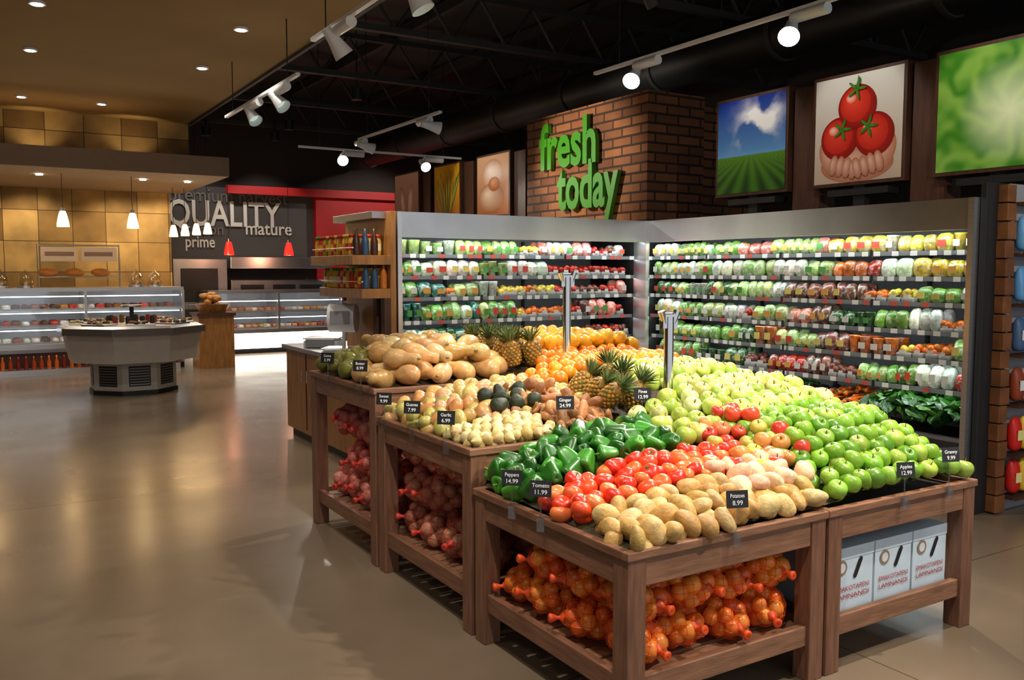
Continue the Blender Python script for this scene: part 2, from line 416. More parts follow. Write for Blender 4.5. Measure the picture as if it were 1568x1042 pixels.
def art_tomato(grid,disc):
    grid(lambda u,v: mixc(H('c8b098'),H('dcdcd8'),v),6)
    sk0,sk1=H('f0c0a8'),H('b87458')
    disc(.5,.16,.42,.17,sk0,sk1); disc(.2,.24,.12,.2,sk0,sk1,rot=.5); disc(.8,.24,.12,.2,sk0,sk1,rot=-.5)
    for i,(x,y,r) in enumerate([(.3,.42,.22),(.7,.42,.22),(.5,.7,.22)]):
        disc(x,y,r,r*.93,H('d83424'),H('8c0e08')); disc(x-.02,y+.02,r*.8,r*.74,H('f04c34'),H('c42014')); disc(x-.07,y+.08,r*.26,r*.2,H('ffd8cc'),H('f06a50'))
    for i in range(4): disc(.24+.08*i,.17-.015*i,.05,.1,sk0,sk1,rot=-.25); disc(.76-.08*i,.17-.015*i,.05,.1,sk0,sk1,rot=.25)
    for i,(x,y) in enumerate([(.34,.5),(.64,.5),(.5,.86)]):
        for a in range(5): disc(x+.05*math.cos(a*1.25),y+.05*math.sin(a*1.25),.06,.014,H('4a9a30'),H('2c6a1c'),7,rot=a*1.25)
    disc(.52,.91,.012,.07,H('4a9a30'),H('2c6a1c'),7)
def art_cabbage(grid,disc):
    def fn(u,v):
        dx,dy=u-.62,v-.45; r=math.hypot(dx,dy); a=math.atan2(dy,dx)
        q=.5+.5*math.sin(a*7+r*9+4*NZ.noise(Vector((u*2.5,v*2.5,0)))+2*NZ.noise(Vector((u*9,v*9,2))))
        c=mixc(H('3f8a20'),H('a8d860'),q*.6); return mixc(H('f0ffd0'),c,cl(r*2.3))
    grid(fn,60)
def art_egg(grid,disc):
    grid(lambda u,v: mixc(H('a05a30'),H('d8a880'),v),6)
    disc(.5,.68,.34,.26,H('f4e0d0'),H('c08860')); disc(.45,.3,.4,.24,H('f4d8c0'),H('a86c40')); disc(.55,.52,.18,.12,H('e09a60'),H('a0582c'))
def art_corn(grid,disc):
    grid(lambda u,v: mixc(H('a84c10'),H('e8b020'),cl(v+.2*math.sin(u*9))),30)
    for i in range(9): disc(.15+.09*i,.35+.1*(i%3),.03,.34,H('f8e060'),H('5a8a20'),rot=(i-4)*-.12)
def art_bottle(grid,disc):
    grid(lambda u,v: mixc(H('7a4a38'),H('d8b0a0'),v),6)
    disc(.35,.42,.12,.36,H('f0d8c8'),H('a06050'),1,rot=.2); disc(.68,.45,.11,.34,H('f8e8d8'),H('b87868'),2,rot=-.15)
poster(6.08,7.0,2.51,3.47,art_field); poster(4.8,5.72,2.51,3.47,art_tomato); poster(3.5,4.48,2.51,3.47,art_cabbage,side=False)
poster(11.3,12.25,2.55,3.46,art_egg); poster(12.85,13.75,2.55,3.46,art_corn); poster(14.4,15.4,2.55,3.46,art_bottle)
# ------------------------------------------------------------ produce tables
def table(x0,x1,y0,y1,h):
    b=Bt(); w=.085
    for x in (x0,x1-w):
        for y in (y0,y1-w): b.box(x,x+w,y,y+w,0,h-.02,'table_wood_v')
    for y in (y0+.006,y1-.046): b.box(x0+w,x1-w,y,y+.04,h-.125,h-.02,'table_wood_x'); b.box(x0+w,x1-w,y+.01,y+.045,.15,.235,'table_wood_x')
    for x in (x0+.006,x1-.046): b.box(x,x+.04,y0+w,y1-w,h-.125,h-.02,'table_wood_y'); b.box(x+.01,x+.045,y0+w,y1-w,.15,.235,'table_wood_y')
    e=.008
    b.box(x0-e,x1+e,y0-e,y0+.03,h-.02,h+.012,'table_wood_x'); b.box(x0-e,x1+e,y1-.03,y1+e,h-.02,h+.012,'table_wood_x')
    b.box(x0-e,x0+.03,y0+.03,y1-.03,h-.02,h+.012,'table_wood_y'); b.box(x1-.03,x1+e,y0+.03,y1-.03,h-.02,h+.012,'table_wood_y')
    b.box(x0+.03,x1-.03,y0+.03,y1-.03,h-.05,h-.03,'bed_dark')
    n=9; s=(y1-y0-.1)/n
    for i in range(n): b.box(x0+.03,x1-.03,y0+.05+i*s,y0+.05+i*s+s-.015,.19,.21,'table_wood_x')
    return b.build('produce_display_table',.004)
HA,HC,HD=.70,.87,1.02
XL=(1.93,2.975); XR=(2.995,4.04)
for xs in (XL,XR):
    table(*xs,2.36,3.46,HA); table(*xs,3.5,4.58,HC); table(*xs,4.62,5.72,HD)
def sm(t): t=cl(t); return t*t*(3-2*t)
def hA(x,y):
    l=cl((x-1.93)/.5)**.7; r=cl((4.05-x)/.22)**.7
    k=sm((x-2.95)/.3)
    f=cl((y-2.34)/(.95*(1-k)+.42*k))**.75
    bump=.09*sm((x-2.7)/.4)*sm((y-2.9)/.5)
    return .74+(.19+.06*k)*l*r*f+bump*r
def hC(x,y):
    l=cl((x-1.93)/.5)**.7; r=cl((4.05-x)/.22)**.7; k=sm((x-2.85)/.3)
    f=cl((y-3.48)/(.6*(1-k)+.2*k))**.8
    return .9+(.13+.09*k)*l*r*f
def hD(x,y):
    l=cl((x-1.93)/.35)**.7; r=cl((4.05-x)/.2)**.7; f=cl((y-4.6)/.3)**.8; g=cl((5.75-y)/.3)**.7
    return 1.055+.09*l*r*f*g
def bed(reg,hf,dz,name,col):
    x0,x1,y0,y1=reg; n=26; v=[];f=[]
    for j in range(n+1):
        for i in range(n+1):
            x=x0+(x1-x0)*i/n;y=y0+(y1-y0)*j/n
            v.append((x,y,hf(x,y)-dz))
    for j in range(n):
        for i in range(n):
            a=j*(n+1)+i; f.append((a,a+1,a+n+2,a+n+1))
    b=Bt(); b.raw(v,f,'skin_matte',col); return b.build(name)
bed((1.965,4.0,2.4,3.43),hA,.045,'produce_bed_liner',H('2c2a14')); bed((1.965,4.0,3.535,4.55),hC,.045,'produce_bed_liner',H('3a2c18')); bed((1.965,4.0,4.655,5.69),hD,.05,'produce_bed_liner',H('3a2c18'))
b=Bt(); pile(b,potatoes,(1.985,2.98,2.395,2.64),hA,.086,.042,[H('c09a56'),H('ccac70'),H('b48a48')],mat='skin_matte',layers=2); b.build('potato_pile')
b=Bt(); pile(b,potatoes,(2.66,3.04,2.52,2.68),lambda x,y:hA(x,y)+.035,.088,.041,[H('dcb890'),H('d8ac88'),H('e0c09c')],mat='skin_matte'); b.build('sweet_potato_pile')
b=Bt(); pile(b,tomato_plain,(1.975,2.95,2.71,2.98),lambda x,y:hA(x,y)+.012,.08,.042,[H('d4341a'),H('dc481e'),H('c82a12'),H('e4642e'),H('e07438')],upright=True,layers=2)
pile(b,tomato,(2.0,2.9,2.74,2.95),lambda x,y:hA(x,y)+.02,.2,.042,[H('d02c18')],upright=True); b.build('tomato_pile')
b=Bt(); pile(b,pepper,(1.985,2.78,3.05,3.42),lambda x,y:hA(x,y)+.015,.092,.05,[H('226216'),H('34801c'),H('1a500f'),H('429028')],layers=2); b.build('green_bell_pepper_pile')
b=Bt(); pile(b,apple,(2.9,3.16,2.64,3.1),lambda x,y:hA(x,y)+.03,.084,.042,[H('d04428'),H('c03420'),H('d87040'),H('cc9048'),H('b8b048')],upright=True,layers=1); b.build('red_apple_pile')
b=Bt(); pile(b,apple,(3.08,3.99,2.4,3.12),hA,.09,.045,[H('6c9c24'),H('7cac2e'),H('5c8c20'),H('8cb43c'),H('98b044')],upright=True,layers=2); b.build('green_apple_pile')
b=Bt(); pile(b,apple,(2.84,3.96,3.06,3.44),lambda x,y:hA(x,y)+.02,.096,.049,[H('a8bc50'),H('b8c860'),H('9cb044'),H('bcbc68'),H('c8cc84')],upright=True,layers=2)
pile(b,apple,(3.18,3.98,3.54,4.15),hC,.098,.05,[H('a8bc50'),H('b8c860'),H('9cb448'),H('bcc470'),H('ccd088')],upright=True,layers=2); b.build('golden_apple_pile')
b=Bt(); pile(b,garlic,(1.98,2.42,3.54,3.84),hC,.058,.032,[H('d0bc80'),H('c8b078'),H('d8cc98'),H('b8a060')],mat='skin_matte',layers=2); b.build('garlic_pile')
b=Bt(); pile(b,garlic,(2.2,2.42,3.84,3.94),hC,.06,.034,[H('b88a68'),H('c09070')],mat='skin_matte'); b.build('shallot_pile')
b=Bt(); pile(b,mango,(1.98,2.85,3.9,4.54),hC,.086,.044,[H('c8a060'),H('b89450'),H('b8a45c'),H('c48a50'),H('a89c50'),H('c89468')],layers=2); b.build('guava_pile')
b=Bt(); pile(b,avo,(2.3,2.5,3.84,4.0),lambda x,y:hC(x,y)+.045,.09,.048,[H('26301a'),H('1c2414')],mat='skin_matte'); b.build('avocado_pile')
b=Bt(); pile(b,roots,(2.46,2.78,3.54,4.1),lambda x,y:hC(x,y)+.02,.06,.028,[H('9c683c'),H('8c5a30'),H('ac7844')],mat='skin_matte',layers=2); b.build('ginger_root_pile')
b=Bt()
for (x,y,z,r,s) in [(2.84,3.62,1.05,(.9,.3,0),.85),(2.97,3.6,1.05,(.5,.2,.4),.85),(2.86,3.78,1.06,(.9,-.2,.5),.85),(3.01,3.76,1.08,(.3,-.1,0),.85),(2.88,3.95,1.07,(.7,.1,1),.85),(3.05,3.93,1.1,(.3,.1,2),.85)]:
    b.parts(pine,TR((x,y,z),r,s),(1,1,1),'skin_matte')
for i in range(2):
    for j in range(5):
        b.parts(pine,TR((2.93+.125*i+U(-.015,.015),4.74+.16*j+U(-.02,.02),1.175),(U(-.25,.25),U(-.25,.25),U(0,6)),.88),(1,1,1),'skin_matte')
b.build('pineapple_group')
b=Bt()
for L in range(2):
    for i in range(7):
        for j in range(6):
            x=2.02+.13*i+U(-.02,.02); y=4.72+.165*j+U(-.02,.02)+.06*L
            if L and (i==0 or i==6 or j==5): continue
            if x<2.28 and y>5.2: continue
            b.parts(butter,TR((x,y,hD(x,y)+.005+.078*L),(1.57+U(-.25,.25),U(-.3,.3),U(-1.0,1.0)+(3.14 if R()<.4 else 0)),(.064,.064,.13)),cj(random.choice([H('d0a468'),H('c89c60'),H('d8b47c'),H('c09858')])),'skin')
b.build('butternut_squash_pile')
b=Bt(); pile(b,mango,(1.98,2.24,5.16,5.66),lambda x,y:hD(x,y)+.02,.11,.055,[H('8a8a3c'),H('9a9044'),H('7a7a34')],layers=1); b.build('gem_squash_pile')
b=Bt(); pile(b,mango,(3.16,3.98,4.84,5.66),lambda x,y:hD(x,y)+.09,.098,.05,[H('d8a41c'),H('e0b028'),H('cc9418')],layers=2); b.build('mango_pile')
b=Bt(); pile(b,ball,(3.1,3.98,4.66,4.84),lambda x,y:hD(x,y)+.04,.082,.042,[H('e08214'),H('d87410')],layers=2); pile(b,ball,(2.9,3.95,4.2,4.55),lambda x,y:hC(x,y)+.03,.082,.042,[H('e08a14'),H('d87a10'),H('e09a20')],layers=2); b.build('orange_pile')
def post(x,y,z0,z1):
    b=Bt(); b.cyl((x,y,z0),(x,y,z1-.03),.026,'chrome',n=18); b.cyl((x,y,z0),(x,y,z0+.02),.06,'chrome',n=18)
    b.box(x-.05,x+.05,y-.012,y+.012,z1-.09,z1-.02,'chrome')
    for s in (-1,1): b.cyl((x+s*.03,y,z1-.07),(x+s*.055,y,z1),.012,'chrome',r2=.02,n=10)
    b.cyl((x-.06,y,z1-.02),(x+.06,y,z1-.02),.012,'chrome',n=10)
    b.build('steel_scale_post')
post(3.12,3.5,.9,1.49); post(3.24,4.6,1.05,1.69)
def tag(x,y,z,yaw,t1,t2,h=.1):
    b=Bt(); T=TR((x,y,z),(0,0,yaw))
    b.cyl((0,0,-.03),(0,0,h),.004,'clear_plastic',n=6,T=T); b.box(-.015,.015,-.016,.0,-.045,.012,'clear_plastic',T=T)
    b.box(-.015,.015,-.004,.02,.0,.005,'clear_plastic',T=T)
    T2=T@TR((0,-.006,h+.03),(-.15,0,0))
    b.box(-.044,.044,0,.003,-.033,.033,'card_black',T=T2)
    o=b.build('price_tag')
    for k,(s,dz,sz) in enumerate(((t1,.006,.022),(t2,-.022,.025))):
        q=text('writing_%d'%k,s,sz,(0,0,0),(0,0,0),'chalk',0,None,None,.0003,'CENTER')
        q.matrix_world=T2@TR((0,-.0015,dz),(math.pi/2,0,0),(min(1,6/len(s)),1,1)); q.parent=o
tag(2.44,2.345,.70,-.35,'Potatoes','8.99',.11)
tag(3.47,2.345,.70,-.35,'Apples','12.99'); tag(3.8,2.345,.70,-.35,'Granny','9.99',.13)
for (y,z,a,c_) in [(3.12,.70,'Peppers','14.99'),(2.9,.70,'Tomato','11.99'),(3.72,.87,'Garlic','6.99'),(4.1,.87,'Guavas','7.99'),(4.46,.87,'Sweet','9.99'),(4.8,1.02,'Butter','8.99'),(5.35,1.02,'Gems','5.99')]:
    tag(1.92,y,z,-.75,a,c_,.1)
tag(2.45,3.49,.93,-.5,'Ginger','24.99',.1); tag(2.92,3.47,.98,-.5,'Pines','12.99',.06)
# net bags
def mkbag(seed,fr,ext,n):
    rs=random.Random(seed)
    C=[]
    for i in range(n):
        z=1-2*(i+.5)/n; a=i*2.39996; r=math.sqrt(1-z*z)
        C.append(Vector((r*math.cos(a)*ext[0]+rs.uniform(-.006,.006),r*math.sin(a)*ext[1]+rs.uniform(-.006,.006),z*ext[2])))
    bm=bmesh.new(); bmesh.ops.create_uvsphere(bm,u_segments=20,v_segments=13,radius=1)
    for v in bm.verts:
        d=v.co.normalized(); best=0
        for c in C:
            t=c.dot(d); q=fr*fr*1.1-(c-d*t).length_squared
            if q>0: best=max(best,t+math.sqrt(q))
        if best==0: best=Vector((d.x*ext[0],d.y*ext[1],d.z*ext[2])).length
        v.co=d*(best+.002)
    bmesh.ops.wireframe(bm,faces=bm.faces[:],thickness=.0025,use_replace=True,use_even_offset=False)
    bm.verts.index_update()
    net=(np.array([v.co[:] for v in bm.verts]),[[v.index for v in f.verts] for f in bm.faces]); bm.free()
    L=ext[0]+fr
    tv,tf=lathe([(.026,0),(.01,.015),(.007,.022),(.016,.04),(.02,.055),(.012,.062),(0,.05)],14,5,.35)
    q=np.array(Euler((0,math.pi/2,0)).to_matrix()); tv=tv@q.T+np.array((L-.015,0,0))
    return C,fr,net,(tv,tf)
s10=sph(10,7); s14=sph(14,9)
def bag(b,bg,loc,rot,cols,netmat,fmat='skin'):
    C,fr,net,tail=bg; T=TR(loc,rot)
    for c in C: b.raw(s14[0]*fr*U(.92,1.05)+np.array(c),s14[1],fmat,cj(random.choice(cols)),T=T)
    b.raw(*net,netmat,T=T,smooth=False); b.raw(*tail,netmat,T=T)
BA=[mkbag(1,.036,(.11,.075,.055),24),mkbag(2,.036,(.105,.08,.055),24)]
BP=[mkbag(3,.042,(.1,.075,.07),20),mkbag(4,.04,(.105,.075,.075),22)]
def bags(name,x0,x1,y0,y1,nx,ny,layers,bg,cols,net,fm,dz):
    b=Bt()
    for L in range(layers):
        for i in range(nx):
            for j in range(ny):
                if L and R()<.12: continue
                x=x0+(x1-x0)*(i+.5)/nx+U(-.015,.015); y=y0+(y1-y0)*(j+.5)/ny+U(-.015,.015)
                z=.21+dz*(L+.5)+.005
                out=math.pi if i<nx/2 else 0
                if j==0: out=-math.pi/2
                bag(b,random.choice(bg),(x,y,z),(U(-.2,.2),U(-.2,.2),out+U(-.5,.5)),cols,net,fm)
    return b.build(name)
bags('orange_net_bags',2.0,2.92,2.44,3.4,4,4,2,BA,[H('ec7420'),H('e4601c'),H('f08c30')],'net_orange','skin',.165)
bags('potato_net_bags',2.0,2.9,3.62,4.5,3,4,3,BP,[H('b0745a'),H('bc8062'),H('a06048')],'net_red','skin_matte',.2)
bags('red_onion_net_bags',2.0,2.9,4.74,5.6,3,4,3,BP,[H('c87868'),H('d08c7a'),H('b8645a')],'net_red','skin_matte',.2)
def carton(x0,x1,y0,y1,z0,z1):
    e=empty('fruit_carton',((x0+x1)/2,(y0+y1)/2,z0))
    b=Bt(); X=(x1-x0)/2;Y=(y1-y0)/2;Z=z1-z0
    b.box(-X,X,-Y,Y,0,Z-.02,'carton'); b.box(-X-.003,X+.003,-Y-.003,Y+.003,Z-.05,Z,'carton')
    v=[];n=20
    for i in range(n):
        a=2*math.pi*i/n; px=.012*math.cos(a); pz=.016*math.sin(a)+(.035 if math.sin(a)>0 else -.035)
        v.append((px*math.cos(-.5)-pz*math.sin(-.5)+X*.25,-Y-.0045,px*math.sin(-.5)+pz*math.cos(-.5)+Z*.66))
    b.quad(v,'black')
    for r,m_,o_ in ((.034,'canopy_plaster',.0036),(.022,'white_enamel',.0046)):
        b.quad([(r*math.cos(a*.3142)-X*.5,-Y-o_,r*math.sin(a*.3142)+Z*.7) for a in range(20)],m_)
    o=b.build('box'); o.parent=e
    for s,z in (('EMAKOTAPENI',.095),('LAMNANDI',.06)):
        q=text('print_'+s.lower(),s,.032,(0,-Y-.005,z),(math.pi/2,0,0),'carton_red',0,None,2*X*.8,0,'CENTER'); q.parent=e
for xs in ((3.1,3.385),(3.4,3.66),(3.675,3.93)):
    carton(*xs,2.43,2.86,.212,.5); carton(*xs,2.9,3.35,.212,.5)
# ------------------------------------------------------------ refrigerated cases
ZS=[1.84,1.65,1.46,1.25,1.04,.82]
def fcase(name,Ln,mw):
    b=Bt(); D=.98
    b.box(0,Ln,D-.06,D,0,2.2,'grey_plastic'); b.box(.03,Ln-.03,D-.08,D-.06,.4,2.1,'case_lining')
    for u in (0,Ln-.03): b.box(u,u+.03,.16,D,0,2.2,'black')
    for u in (-.005,Ln-.035): b.box(u,u+.04,-.03,.16,.0,2.2,'steel')
    b.box(0,Ln,0,D,2.14,2.2,'steel_header'); b.box(.035,Ln-.035,-.015,.015,1.985,2.2,'steel_header')
    b.box(.035,Ln-.035,.015,.2,2.02,2.03,'white_enamel')
    b.box(.06,Ln-.06,.04,.1,2.0,2.019,'strip_cool')
    b.box(.03,Ln-.03,.02,D-.08,.0,.12,'black'); b.box(.03,Ln-.03,0,.06,.12,.52,'steel_dull'); b.box(.03,Ln-.03,-.02,.0,.44,.5,'black')
    b.box(.03,Ln-.03,.06,D-.08,.4,.44,'black')
    nb=int(round(Ln/.92)); 
    for i,z in enumerate(ZS):
        f=.14+.015*i
        b.box(.035,Ln-.035,f,D-.1,z-.018,z,'case_lining')
        b.box(.035,Ln-.035,f-.012,f,z-.026,z+.006,'shelf_rail')
        b.box(.06,Ln-.06,f+.015,f+.035,z-.025,z-.0185,'strip_cool')
        u=.06
        while u<Ln-.1:
            b.box(u,u+.055,f-.016,f-.0125,z-.028,z+.008,'paint',random.choice([(.85,.85,.83),(.85,.85,.83),(.6,.1,.08),(.8,.8,.7)])); u+=U(.08,.2)
        for k in range(1,nb): 
            u=Ln*k/nb; b.box(u-.01,u+.01,f-.02,f-.013,z-.04,z+.02,'black')
    for k in range(1,nb): b.box(Ln*k/nb-.015,Ln*k/nb+.015,D-.1,D-.08,.44,2.0,'black')
    o=b.build(name,mw=mw); return o
MWR=TR((5.86,7.1,0),(0,0,-math.pi/2)); MWL=TR((3.1,6.9,0))
fcase('refrigerated_display_case',3.6,MWR); fcase('refrigerated_display_case',2.74,MWL)
sv,sf=sph(12,8)
def supe(e1):
    v=np.sign(sv)*np.abs(sv)**e1; return v
bagv=supe(.55); k=np.clip(bagv[:,2],0,1); bagv=bagv*np.stack([np.ones_like(k),1-.75*k**2,np.ones_like(k)],1)
boxv=supe(.35)
cup=lathe([(0,-1),(.75,-1),(.95,.85),(1,.9),(1,1),(0,1)],12)
def products(name,mw,Ln,pal,seed):
    random.seed(seed); b=Bt()
    for i,z in enumerate(ZS):
        f=.14+.015*i; hmax=([.15]+[ZS[k]-ZS[k+1]-.03 for k in range(5)])[i]
        u=.07; 
        while u<Ln-.15:
            c,kind=pal(u,i); n=random.randint(1,3); hh0=U(.115,.17); w0=U(.08,.14)
            if kind=='b' and R()<.18: kind='c'
            lc=random.choice([None,(.85,.85,.8),(.85,.85,.8),(.75,.08,.05),(.9,.75,.2),(.1,.35,.08),(.85,.45,.1)])
            for _ in range(n):
                if u>=Ln-.15: break
                w=w0*U(.93,1.07)
                h=min(hmax-.015,hh0*U(.9,1.1))
                for dpt in (0,1):
                    jy=U(0,.03)
                    if kind=='b': b.raw(bagv,sf,'pack',cj(c,.3),T=TR((u+w/2,f+.06+.13*dpt+jy,z+h/2),(U(-.3,.15),U(-.15,.15),U(-.25,.25)),(w*.5,.045,h*.52)))
                    elif kind=='c': b.raw(*cup,'pack',cj(c,.2),T=TR((u+w/2,f+.06+.13*dpt+jy,z+h/2),(0,0,0),(w*.46,.05,h*.48)))
                    else:
                        hh=h*.7
                        b.raw(boxv,sf,'paint',(.4,.4,.38),T=TR((u+w/2,f+.07+.14*dpt,z+hh*.2),(0,0,0),(w*.47,.06,hh*.2)))
                        for q in range(7): b.raw(s10[0],s10[1],'skin',cj(c,.25),T=TR((u+w*U(.2,.8),f+.07+.14*dpt+U(-.035,.03),z+hh*U(.4,.8)),(0,0,0),.028))
                        if dpt==0: b.box(u+w*.3,u+w*.72,f+.003,f+.006,z+hh*.35,z+hh*.6,'paint',(.85,.85,.8))
                if lc and kind!='t': 
                    b.box(u+w*.25,u+w*.75,f+.004,f+.009,z+h*.28,z+h*.64,'paint',lc)
                u+=w
    return b.build(name,mw=mw)
PG,GG,DG,WH,RD,OR,YL,BN,PK=H('a8c470'),H('6a9838'),H('2c5a20'),H('d6d8c4'),H('b82818'),H('e07424'),H('d8c048'),H('744030'),H('d87868')
def palR(u,i):
    t=u/3.6
    if i<2: S=[(PG,'b'),(PG,'b'),(GG,'b'),(WH,'b'),(GG,'b')] if t<.3 else [(PK,'b'),(RD,'t'),(WH,'b'),(PG,'b'),(RD,'b')] if t<.45 else [(PG,'b'),(WH,'b'),(H('50a090'),'b'),(PG,'b'),(PK,'b')] if t<.6 else [(OR,'b'),(WH,'b'),(YL,'b'),(RD,'b'),(PG,'b')] if t<.78 else [(PG,'b'),(YL,'b'),(WH,'b'),(GG,'b'),(RD,'b')]
    elif i<4: S=[(GG,'b'),(PG,'b'),(WH,'b'),(DG,'b')] if t<.3 else [(WH,'b'),(BN,'b'),(DG,'b'),(RD,'t'),(OR,'b'),(BN,'b'),(PG,'b'),(PK,'b')] if t<.7 else [(WH,'b'),(YL,'t'),(RD,'b'),(OR,'t'),(GG,'b'),(DG,'b')]
    else: S=[(GG,'b'),(GG,'b'),(WH,'b'),(DG,'b')] if t<.35 else [(BN,'b'),(DG,'b'),(PG,'b'),(RD,'b'),(BN,'t'),(OR,'b')] if t<.7 else [(DG,'b'),(YL,'t'),(GG,'b'),(RD,'b'),(WH,'b'),(OR,'t')]
    return random.choice(S)
def palL(u,i):
    t=u/2.74
    if t<.4: S=[(PG,'b'),(WH,'b'),(GG,'b'),(PG,'b')] if i<2 else [(DG,'b'),(H('1c6a58'),'b'),(PG,'b'),(GG,'b'),(OR,'t'),(WH,'b')]
    elif t<.7: S=[(RD,'t'),(YL,'t'),(PG,'b'),(PK,'b'),(WH,'b')] if i<2 else [(OR,'t'),(RD,'t'),(GG,'t'),(YL,'t'),(OR,'t')]
    else: S=[(RD,'t'),(PK,'b'),(BN,'t'),(WH,'b')] if i<1 else [(BN,'t'),(RD,'t'),(BN,'b'),(RD,'t'),(PK,'b')]
    return random.choice(S)
products('packaged_vegetables',MWR,3.6,palR,11); products('packaged_salads',MWL,2.74,palL,12)
def leafmesh(seed):
    rs=random.Random(seed); v=[];f=[];n=8
    for j in range(n+1):
        t=j/n; w=math.sin(math.pi*min(1,t*.9+.08))**.7
        for i in range(n+1):
            s=(i/n-.5)*2; v.append((s*w*.5+.05*rs.uniform(-1,1),t*1.6-.8,.25*math.sin(t*3)+.12*math.sin(i*2.3+j)+.1*abs(s)))
    for j in range(n):
        for i in range(n):
            a=j*(n+1)+i; f.append((a,a+1,a+n+2,a+n+1))
    return (np.array(v),f,None)
leaves=[[leafmesh(i)] for i in range(4)]
carrot=[(*lathe([(0,-1),(.1,-.95),(.35,-.3),(.6,.4),(.8,.85),(.5,1),(0,1)],9),None),stem(.25,.95,1.3,H('5a8a2c'))]
cy=Bt()
def well(u0,u1,fn,z=.54):
    y=.12
    while y<.62:
        u=u0
        while u<u1:
            fn((u+U(-.02,.02),y+U(-.02,.02),z+.22*(y-.1)+U(0,.03))); u+=.075
        y+=.075
well(.1,1.0,lambda p: cy.parts(random.choice(leaves),TR(p,(U(-.6,.9),U(-.6,.6),U(0,6)),.11),cj(random.choice([DG,GG,PG])),'skin'))
well(1.0,1.4,lambda p: cy.parts(tomato,TR(p,rrot(),.04),cj(H('9a1a14')),'skin'))
well(1.4,1.9,lambda p: cy.parts(pepper[0],TR(p,rrot(),.05),cj(H('246018')),'skin'))
well(1.9,2.2,lambda p: cy.parts(avo,TR(p,rrot(),.05),cj(H('2a1a2c')),'skin'))
well(2.2,2.7,lambda p: cy.parts(carrot,TR((p[0],p[1],p[2]+.05),(1.57+U(-.3,.3),U(-.3,.3),U(-.4,.4)),(.022,.022,.1)),cj(H('e8701c')),'skin'))
well(2.7,3.5,lambda p: (cy.parts(random.choice(leaves),TR((p[0],p[1],p[2]+.07),(U(-.6,.9),U(-.6,.6),U(0,6)),.15),cj(random.choice([H('3a7428'),H('2c6020'),H('548c38')])),'skin')))
cy.build('loose_vegetables',mw=MWR)
cy=Bt()
well(.1,1.3,lambda p: cy.parts(random.choice(leaves),TR(p,(U(-.6,.9),U(-.6,.6),U(0,6)),.11),cj(random.choice([DG,GG])),'skin'))
well(1.3,2.6,lambda p: cy.parts(apple,TR(p,rrot(),.04),cj(random.choice([RD,YL])),'skin'))
cy.build('loose_vegetables',mw=MWL)
b=Bt(); b.box(5.9,7.6,3.45,3.49,0,2.3,'black')
for k in range(18): b.box(6.03+.006*(k%2),6.14,3.37+.006*(k%3),3.45,.01+k*.127,.01+k*.127+.118,'column_wood')
b.build('wooden_end_column',.004)
b=Bt()
for z in (.1,.4,.75,1.1,1.45,1.8,2.15): b.box(6.145,6.85,3.3,3.44,z,z+.02,'dark_wood')
b.box(6.82,6.85,3.3,3.44,0,2.3,'dark_wood'); b.box(6.145,6.85,3.43,3.445,0,2.3,'grey_plastic')
b.build('snack_shelf')
b=Bt()
for z,cs in ((.42,[H('d02018'),H('e8c030')]),(.12,[H('d02018'),H('e8c030')]),(.77,[H('8a3a1c'),H('d8d0c0')]),(1.12,[H('3c5a80'),H('5070a0')]),(1.47,[H('5a98d0'),H('98c8e8')]),(1.82,[H('5a98d0'),H('c0d8e8')])):  # upper two rows: blue light on the goods is put into their colour
    for k in range(5): b.raw(bagv,sf,'paint',cj(cs[k%len(cs)]),T=TR((6.205+.125*k,3.36,z+.14),(0,0,0),(.056,.04,.12))); b.box(6.17+.125*k,6.24+.125*k,3.313,3.318,z+.1,z+.17,'paint',(.85,.8,.3) if z<.7 else (.8,.8,.8))
b.build('snack_packets')
# condiment end shelf
b=Bt()
b.box(3.02,3.07,6.85,7.88,0,2.2,'panel_wood')
b.box(2.9,3.02,6.95,7.88,2.14,2.2,'steel_dull')
b.box(2.68,3.02,6.85,7.88,1.75,1.83,'panel_wood'); b.box(2.76,3.02,6.85,7.88,1.47,1.55,'panel_wood')
b.box(2.96,3.02,6.85,6.93,0,1.47,'dark_wood'); b.box(2.96,3.02,7.02,7.1,.0,1.47,'dark_wood')
for x,z in ((2.695,1.89),(2.775,1.61)): b.cyl((x,6.87,z),(x,7.86,z),.006,'chrome',n=6)
b.build('condiment_shelf',.003)
jar=lathe([(0,0),(.034,0),(.036,.01),(.036,.09),(.028,.105),(.028,.112)],12); lid=lathe([(.03,.11),(.031,.11),(.031,.13),(0,.13)],12)
bot=lathe([(0,0),(.03,0),(.031,.01),(.031,.12),(.012,.17),(.012,.22),(0,.22)],12)
b=Bt()
for z,x0 in ((1.55,2.82),(1.83,2.74)):
    for i in range(13):
        for j in range(3 if x0>2.8 else 4):
            y=7.0+.068*i; x=x0+.075*j
            if y>7.86 or x>2.99: continue
            T=TR((x,y,z),(0,0,0),(.95,.95,1.35)); b.raw(*jar,'paint',cj(random.choice([H('c89c28'),H('b83818'),H('d8a840'),H('6a7a20')])),T=T); b.raw(*lid,'paint',random.choice([H('20702c'),H('b02018'),H('c8a030')]),T=T)
            b.cyl((x,y,z+.04),(x,y,z+.1),.0352,'paint',n=12,col=cj(random.choice([H('d8d0b0'),H('c84020'),H('e0a830')])),cap=False)
    for i in range(1):
        for j in range(3): 
            if x0+.08*j<3: b.raw(*bot,'skin',random.choice([H('2c4a68'),H('3c1c10'),H('c87020')]),T=TR((x0+.08*j,6.91+.08*i,z)))
b.build('condiment_jars')
b=Bt()
